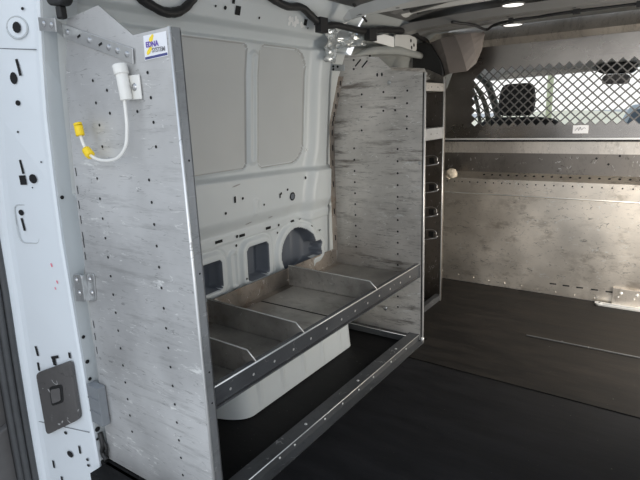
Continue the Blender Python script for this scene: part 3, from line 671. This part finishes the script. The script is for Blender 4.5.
e = MB(); e.add([(X0,3.166,1.428),(X1,3.166,1.428),(X1,3.142,1.462),(X0,3.142,1.462)],[(0,1,2,3)]); e.add([(X0,3.142,1.462),(X1,3.142,1.462),(X1,3.2,1.535),(X0,3.2,1.535)],[(0,1,2,3)]); e.build('top_flange', M['bulk'], BK)
e = MB(); e.box((-.531,3.160,.937),(-.456,3.166,.980),0)
sq = smooth([(-.520,3.159,.950),(-.508,3.159,.966),(-.502,3.159,.952),(-.495,3.159,.970),(-.488,3.159,.955),(-.478,3.159,.966),(-.468,3.159,.962)],4); e.tube(sq,.0012,1,5)
e.build('name_plate', [M['stick'],M['grey_ink']], BK)
e = MB(); e.prism([(-1.205,1.215),(-1.175,1.295),(-1.19,1.312),(-1.40,1.325),(-1.40,1.18),(-1.25,1.17)][::-1], xz(3.05),(0,.003),0); e.build('corner_gusset', M['duct'], BK)
e = MB(); e.box((-.266,3.150,.008),(X1,3.168,.100),0)
for x in (-.225,-.150,-.07): e.dome((x,3.150,.076),(0,-1,0),.010,.008,1,6); e.dome((x-.012,3.150,.052),(0,-1,0),.006,.005,1,6)
e.build('fixing_plate', [M['bulk'],M['edge']], BK, bevel=.003)
e = MB(); e.box((-.325,3.105,.001),(X1,3.150,.010),0); e.box((-.325,3.118,.010),(X1,3.124,.013),1); e.tube([(-.325,3.128,.001),(-.325,3.128,.012)],.022,0,14); e.dome((-.318,3.128,.012),(0,0,1),.010,.006,1,8)
e.build('sill_strip', [M['edge'],M['galv']], BK)
# cream wad stuck to the bulkhead
bm = bmesh.new(); bmesh.ops.create_icosphere(bm, subdivisions=4, radius=.034)
for v in bm.verts:
    nn = noise.noise(v.co*38)+.5*noise.noise(v.co*90); v.co = v.co*(1+.22*nn); v.co.y *= .8; v.co.z *= .85
tt = bmesh.ops.create_cone(bm, segments=8, radius1=.010, radius2=.006, depth=.05, cap_ends=True)
for v in tt['verts']: v.co = Vector((-.030+v.co.z*.5, v.co.y, -.024-v.co.x-v.co.z*.35))
for v in bm.verts: v.co += Vector((-1.188,3.118,.703))
me = bpy.data.meshes.new('foam_wad'); bm.to_mesh(me); bm.free(); me.materials.append(M['wad'])
for p in me.polygons: p.use_smooth = True
o = bpy.data.objects.new('foam_wad', me); COL.objects.link(o); tag(o, 'small cream crumpled foam wad stuck to the left of the bulkhead', 'foam wad')

# ------------------------------------------------------------------ clutter above the front end panel
# crinkled clear-silver film
fl = MB(); NY,NZ = 34,22; vs = []
for j in range(NZ):
    for i in range(NY):
        y = lerp(2.045,2.43,i/(NY-1)); z = lerp(1.315 if y < 2.13 else lerp(1.375,1.41,i/(NY-1)),1.47,j/(NZ-1))
        q = Vector((y*17,z*22,3)); d = .03*abs(noise.noise(q*.8))+.018*abs(noise.noise(q*1.9))
        vs.append((-1.392+d+.01*math.sin(i*.5), y+.012*noise.noise(q*1.7)+.02*(j/NZ), z+.010*noise.noise(q*1.3+Vector((4,4,4)))))
fl.add(vs,[(j*NY+i,j*NY+i+1,(j+1)*NY+i+1,(j+1)*NY+i) for j in range(NZ-1) for i in range(NY-1)],0,False)
tag(fl.build('plastic_film', M['film']), 'crinkled silvery plastic film bunched at the wall above the front end panel', 'plastic film')
# curved grey trim panel
tp = MB(); vs = []; N1,N2 = 18,8
for i in range(N1):
    t = i/(N1-1); y = lerp(2.22,2.98,t)
    for k in range(N2):
        q = k/(N2-1); a = -.9+q*2.0
        bul = interp(t,[0,.25,.6,1],[.006,.032,.036,.028])
        vs.append((-1.36+bul*math.cos(a)*1.2, y, interp(t,[0,.12,.25,.6,1],[1.343,1.368,1.385,1.404,1.396])+bul*math.sin(a)*.85))
tp.add(vs,[(i*N2+k,(i+1)*N2+k,(i+1)*N2+k+1,i*N2+k+1) for i in range(N1-1) for k in range(N2-1)],0,True)
o = tp.build('trim_panel', M['duct']); md = o.modifiers.new('sheet','SOLIDIFY'); md.thickness = .004
tag(o, 'curved grey trim panel hanging loose along the roof edge', 'trim panel')
bk = empty('roof_bracket', (-1.35,2.85,1.46), 'pale grey steel bracket with round holes under the roof edge', 'bracket')
e = MB(); e.prism(roundpoly([(2.63,1.405),(2.90,1.415),(2.90,1.485),(2.80,1.495),(2.63,1.480)],.02), lambda a,b,d:(-1.345+d,a,b),(0,.015),0)
for y,z in [(2.82,1.465),(2.86,1.445),(2.83,1.43)]: e.disc((-1.3293,y,z),(1,0,0),.010,1,10)
e.build('bracket_plate',[M['bow'],M['hole']],bk,bevel=.003)
e = MB(); e.prism([(2.40,1.425),(2.61,1.415),(2.61,1.466),(2.50,1.470),(2.42,1.455)], lambda a,b,d:(-1.335+d,a,b),(0,.01),0); e.build('foam_strip', M['chalk'], bk, bevel=.003)
# brown-grey cab pillar cover
pc = MB(); vs = []; ring = [(-1.25,3.06,1.27),(-1.165,2.98,1.285),(-1.06,2.97,1.29),(-1.02,3.0,1.33),(-1.00,3.03,1.40),(-1.00,3.05,1.47)]
top = [(-1.40,3.08,1.46),(-1.22,2.97,1.475),(-1.13,2.96,1.485),(-1.05,2.98,1.49),(-1.02,3.02,1.49),(-1.00,3.05,1.495)]
R = 6
for j in range(R):
    for a,b in zip(ring,top):
        t = j/(R-1); v = Vector(a).lerp(Vector(b),t); v += Vector((.008,-.010,0))*math.sin(math.pi*t); vs.append(v)
pc.add(vs,[(j*6+i,j*6+i+1,(j+1)*6+i+1,(j+1)*6+i) for j in range(R-1) for i in range(5)],0,False)
o = pc.build('pillar_cover', M['brown']); md = o.modifiers.new('sheet','SOLIDIFY'); md.thickness = .006
tag(o, 'brown-grey moulded pillar cover at the top left corner of the bulkhead', 'pillar cover')
dk = MB(); dk.prism(roundpoly([(-1.40,1.20),(-1.20,1.275),(-1.22,1.36),(-1.30,1.47),(-1.40,1.47)],.03), xz(2.99),(0,.03)); tag(dk.build('pocket_liner', M['black'], bevel=.006), 'black liner pad behind the loose grey trim panel', 'liner')

# wiring looms
def loom(name, pts, r, label, clips=(), n=6):
    P = smooth(pts, n); e = MB(); rr = [r*(1+.14*noise.noise(Vector((i*.7,r*100,1)))) for i in range(len(P))]
    e.tube(P, rr, 0, 8)
    for c,s in clips:
        e.box(Vector(c)-Vector(s)/2, Vector(c)+Vector(s)/2, 0)
    return tag(e.build(name, M['rubber']), label, 'wiring')
loom('wiring_loom', [(-1.375,1.03,1.50),(-1.388,1.085,1.450),(-1.39,1.125,1.434),(-1.39,1.172,1.421),(-1.39,1.225,1.428),(-1.385,1.265,1.452),(-1.36,1.31,1.51)], .015, 'black wiring loom sagging above the rear end panel')
loom('wiring_loom', [(-1.335,1.56,1.55),(-1.345,1.65,1.520),(-1.345,1.74,1.505),(-1.345,1.836,1.512),(-1.345,1.918,1.480),(-1.345,1.985,1.458),(-1.345,2.089,1.472),(-1.34,2.283,1.468),(-1.335,2.40,1.478),(-1.335,2.526,1.494),(-1.34,2.81,1.512),(-1.345,3.03,1.490),(-1.35,3.10,1.47)], .015, 'thick black wiring loom taped along the wall and roof edge',
     [((-1.340,1.965,1.458),(.03,.055,.06)),((-1.325,2.36,1.452),(.03,.07,.05))])
loom('wiring_loom', [(-1.05,2.70,1.515),(-.98,2.82,1.505),(-.965,2.98,1.497),(-.90,2.90,1.503),(-.80,2.85,1.508),(-.70,2.86,1.51),(-.55,2.845,1.512),(-.30,2.85,1.512),(.0,2.85,1.512),(.19,2.85,1.512)], .007, 'thin black cable clipped along the roof bow nearest the bulkhead',
     [((-.80,2.85,1.508),(.02,.02,.025)),((-.5,2.845,1.512),(.03,.02,.025)),((-.25,2.85,1.512),(.02,.02,.03))])
loom('wiring_loom', [(-1.28,2.12,1.565),(-1.27,2.13,1.545),(-1.28,2.20,1.52),(-1.29,2.26,1.50)], .006, 'short thin black wire looping at the end of the pale roof bow')
hc = empty('hanging_connector', (-1.36,.81,1.40), 'black plug connector hanging on a cable at the top of rear pillar', 'connector')
e = MB(); e.prism(roundpoly([(-1.402,1.405),(-1.392,1.392),(-1.335,1.385),(-1.318,1.398),(-1.312,1.50),(-1.40,1.50)],.012), xz(.798),(0,.03)); e.build('plug_body', M['black'], hc, bevel=.006)
e = MB(); e.box((-1.372,.803,1.357),(-1.350,.823,1.388)); e.build('plug_tip', M['black'], hc, bevel=.004)
# ceiling lamps
for i,(x,y,lb) in enumerate([(-.827,2.985,'oval white ceiling lamp next to the roof bow nearest the bulkhead'),(-.736,2.645,'oval white ceiling lamp at the picture top between roof bows')]):
    zt = 1.509 if i == 0 else 1.549
    t = empty('ceiling_lamp', (x,y,zt), lb, 'lamp', 'oval ceiling lamps')
    e = MB(); e.disc((x,y,zt-.004),(0,0,-1),.046,0,20,.05,up=(0,1,0)); e.build('lens', M['lamp'], t)
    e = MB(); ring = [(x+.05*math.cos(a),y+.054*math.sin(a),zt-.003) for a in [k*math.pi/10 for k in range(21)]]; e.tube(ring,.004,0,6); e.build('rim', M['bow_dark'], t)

# ------------------------------------------------------------------ cab furniture seen through the mesh
ST = empty('driver_seat', (-1.0,3.9,.0), 'black cloth driver seat with headrest seen through the mesh window', 'seat')
e = MB(); e.prism(roundpoly([(-1.275,.45),(-.735,.45),(-.70,.80),(-.74,.99),(-.84,1.012),(-1.17,1.018),(-1.25,.995),(-1.30,.80)],.06), xz(3.80),(0,.13)); e.build('backrest', M['seat'], ST, bevel=.03)
e = MB(); e.prism(roundpoly([(-1.135,1.025),(-.915,1.022),(-.905,1.14),(-.925,1.242),(-1.12,1.240),(-1.145,1.14)],.04), xz(3.84),(0,.10)); e.build('headrest', M['seat'], ST, bevel=.02)
for x in (-1.07,-.97):
    e = MB(); e.tube([(x,3.89,.98),(x,3.89,1.06)],.007,0,8); e.build('headrest_post', M['bolt'], ST)
e = MB(); e.prism(roundpoly([(3.75,.40),(4.30,.40),(4.32,.50),(3.75,.52)],.04), lambda a,b,d:(d,a,b),(-1.28,-.74)); e.box((-1.22,3.8,0),(-.8,4.2,.40)); e.build('seat_cushion', M['seat'], ST, bevel=.02)
e = MB(); P = smooth([(-1.30,3.50,1.335),(-1.255,3.55,1.285),(-1.195,3.60,1.19),(-1.155,3.62,1.09),(-1.13,3.62,.95),(-1.12,3.62,.70)],5)
for d in (0,1):
    pass
vs = []
for p in P: vs += [p+Vector((-.016,-.006,0)), p+Vector((.016,.006,0))]
e.add(vs,[(2*i,2*i+1,2*i+3,2*i+2) for i in range(len(P)-1)],0,True)
o = e.build('seat_belt', M['olive']); md = o.modifiers.new('w','SOLIDIFY'); md.thickness = .002; tag(o, 'dark seat belt webbing hanging beside the driver headrest', 'seat belt')
MR = empty('rear_view_mirror', (-.47,4.32,1.36), 'black rear-view mirror hanging under the headliner behind the mesh', 'mirror')
e = MB(); e.prism(roundpoly([(-.60,1.345),(-.59,1.305),(-.555,1.285),(-.38,1.278),(-.35,1.30),(-.345,1.345),(-.42,1.355),(-.53,1.358)],.015), xz(4.24),(0,.08)); e.build('sensor_housing', M['black'], MR, bevel=.008)
e = MB(); e.prism(roundpoly([(-.545,1.215),(-.385,1.208),(-.375,1.255),(-.40,1.275),(-.53,1.278),(-.55,1.255)],.02), xz(4.20),(0,.04)); e.build('mirror_body', M['plastic'], MR, bevel=.008)
e = MB(); e.tube([(-.46,4.25,1.29),(-.46,4.32,1.36)],.012); e.build('stem', M['black'], MR)
# outside: ground, dry bank, post, parked truck
g = MB(); g.add([(-90,-60,-.55),(90,-60,-.55),(90,120,-.55),(-90,120,-.55)],[(0,1,2,3)]); tag(g.build('ground', M['ground']), kind='structure')
g = MB(); vs = []
for i in range(41):
    x = lerp(-45,30,i/40); h = .55+.5*noise.noise(Vector((x*.22,0,0)))+.25*noise.noise(Vector((x*.9,3,0)))
    vs += [(x,27,-.55),(x,30,h*.55),(x,34,h)]
g.add(vs,[(3*i+k,3*i+k+3,3*i+k+4,3*i+k+1) for i in range(40) for k in range(2)],0,True); tag(g.build('hill_bank', M['bank']), kind='structure')
e = MB(); e.tube([(-1.88,9,-.55),(-1.88,9,2.6)],.045,0,10); e.tube([(-1.88,9,2.6),(-1.88,9,2.66)],[.055,.02],0,10); e.box((-1.98,8.9,-.55),(-1.78,9.1,-.50)); tag(e.build('post', M['pole']), 'pale yellow-green post standing outside beyond the windscreen', 'post')
TR = empty('pickup_truck', (-.5,12.5,-.55), 'blue-grey parked truck outside the windscreen at right', 'truck')
e = MB(); e.prism(roundpoly([(-1.5,-.25),(.75,-.25),(.75,.35),(.62,.45),(.42,1.0),(-1.02,1.02),(-1.3,.45),(-1.5,.35)],.08), xz(12.0),(0,3.6)); e.build('cab_body', M['truck'], TR, bevel=.05)
e = MB(); e.prism(roundpoly([(-1.12,.50),(.46,.50),(.36,.93),(-.97,.93)],.05), xz(11.985),(0,.02)); e.build('rear_window', M['truck_glass'], TR)
for x,y in ((-1.2,12.6),(.6,12.6),(-1.2,14.8),(.6,14.8)):
    e = MB(); e.tube([(x-.11,y,-.20),(x+.11,y,-.20)],.35,0,20); e.build('wheel', M['rubber'], TR, bevel=.03)

# ------------------------------------------------------------------ light
W = bpy.data.worlds.new('sky'); S.world = W; W.use_nodes = True; N = W.node_tree.nodes; L = W.node_tree.links
bg = N['Background']; tc = N.new('ShaderNodeTexCoord'); sx = N.new('ShaderNodeSeparateXYZ'); L.new(tc.outputs['Generated'], sx.inputs[0])
cr_ = N.new('ShaderNodeValToRGB'); cr_.color_ramp.elements[0].position = .0; cr_.color_ramp.elements[0].color = (1,1,.99,1); cr_.color_ramp.elements[1].position = .8; cr_.color_ramp.elements[1].color = (.66,.80,1,1)
L.new(sx.outputs['Z'], cr_.inputs['Fac']); L.new(cr_.outputs['Color'], bg.inputs['Color']); bg.inputs['Strength'].default_value = 1.15
def area(name, loc, target, size, size_y, power, col):
    l = bpy.data.lights.new(name,'AREA'); l.shape = 'RECTANGLE'; l.size = size; l.size_y = size_y; l.energy = power; l.color = col
    o = bpy.data.objects.new(name, l); COL.objects.link(o); o.location = loc
    o.rotation_euler = (Vector(target)-Vector(loc)).to_track_quat('-Z','Y').to_euler(); return o
area('rear_daylight', (.35,-1.0,1.15), (-1.2,2.0,.6), 1.6, 1.4, 17, (.97,.98,1))
area('side_door_daylight', (.42,2.40,.62), (-.45,3.15,.40), .6, .9, 20, (1,.90,.76))
# ------------------------------------------------------------------ camera
p,y,r = map(math.radians,(13.7207736,35.29085861,-2.17627172)); f = 523.50992729
F = Vector((-math.sin(y)*math.cos(p), math.cos(y)*math.cos(p), -math.sin(p))); Rt = Vector((math.cos(y),math.sin(y),0)); U = Rt.cross(F)
R2 = Rt*math.cos(r)+U*math.sin(r); U2_ = U*math.cos(r)-Rt*math.sin(r)
cd = bpy.data.cameras.new('camera'); cd.sensor_width = 36; cd.lens = f/640*36; cd.clip_start = .02; cd.clip_end = 500
cam = bpy.data.objects.new('camera', cd); COL.objects.link(cam)
mm = Matrix((R2,U2_,-F)).transposed().to_4x4(); mm.translation = Vector((0,0,1.1)); cam.matrix_world = mm
S.camera = cam
S.view_settings.view_transform = 'Standard'; S.view_settings.look = 'None'; S.view_settings.exposure = 0
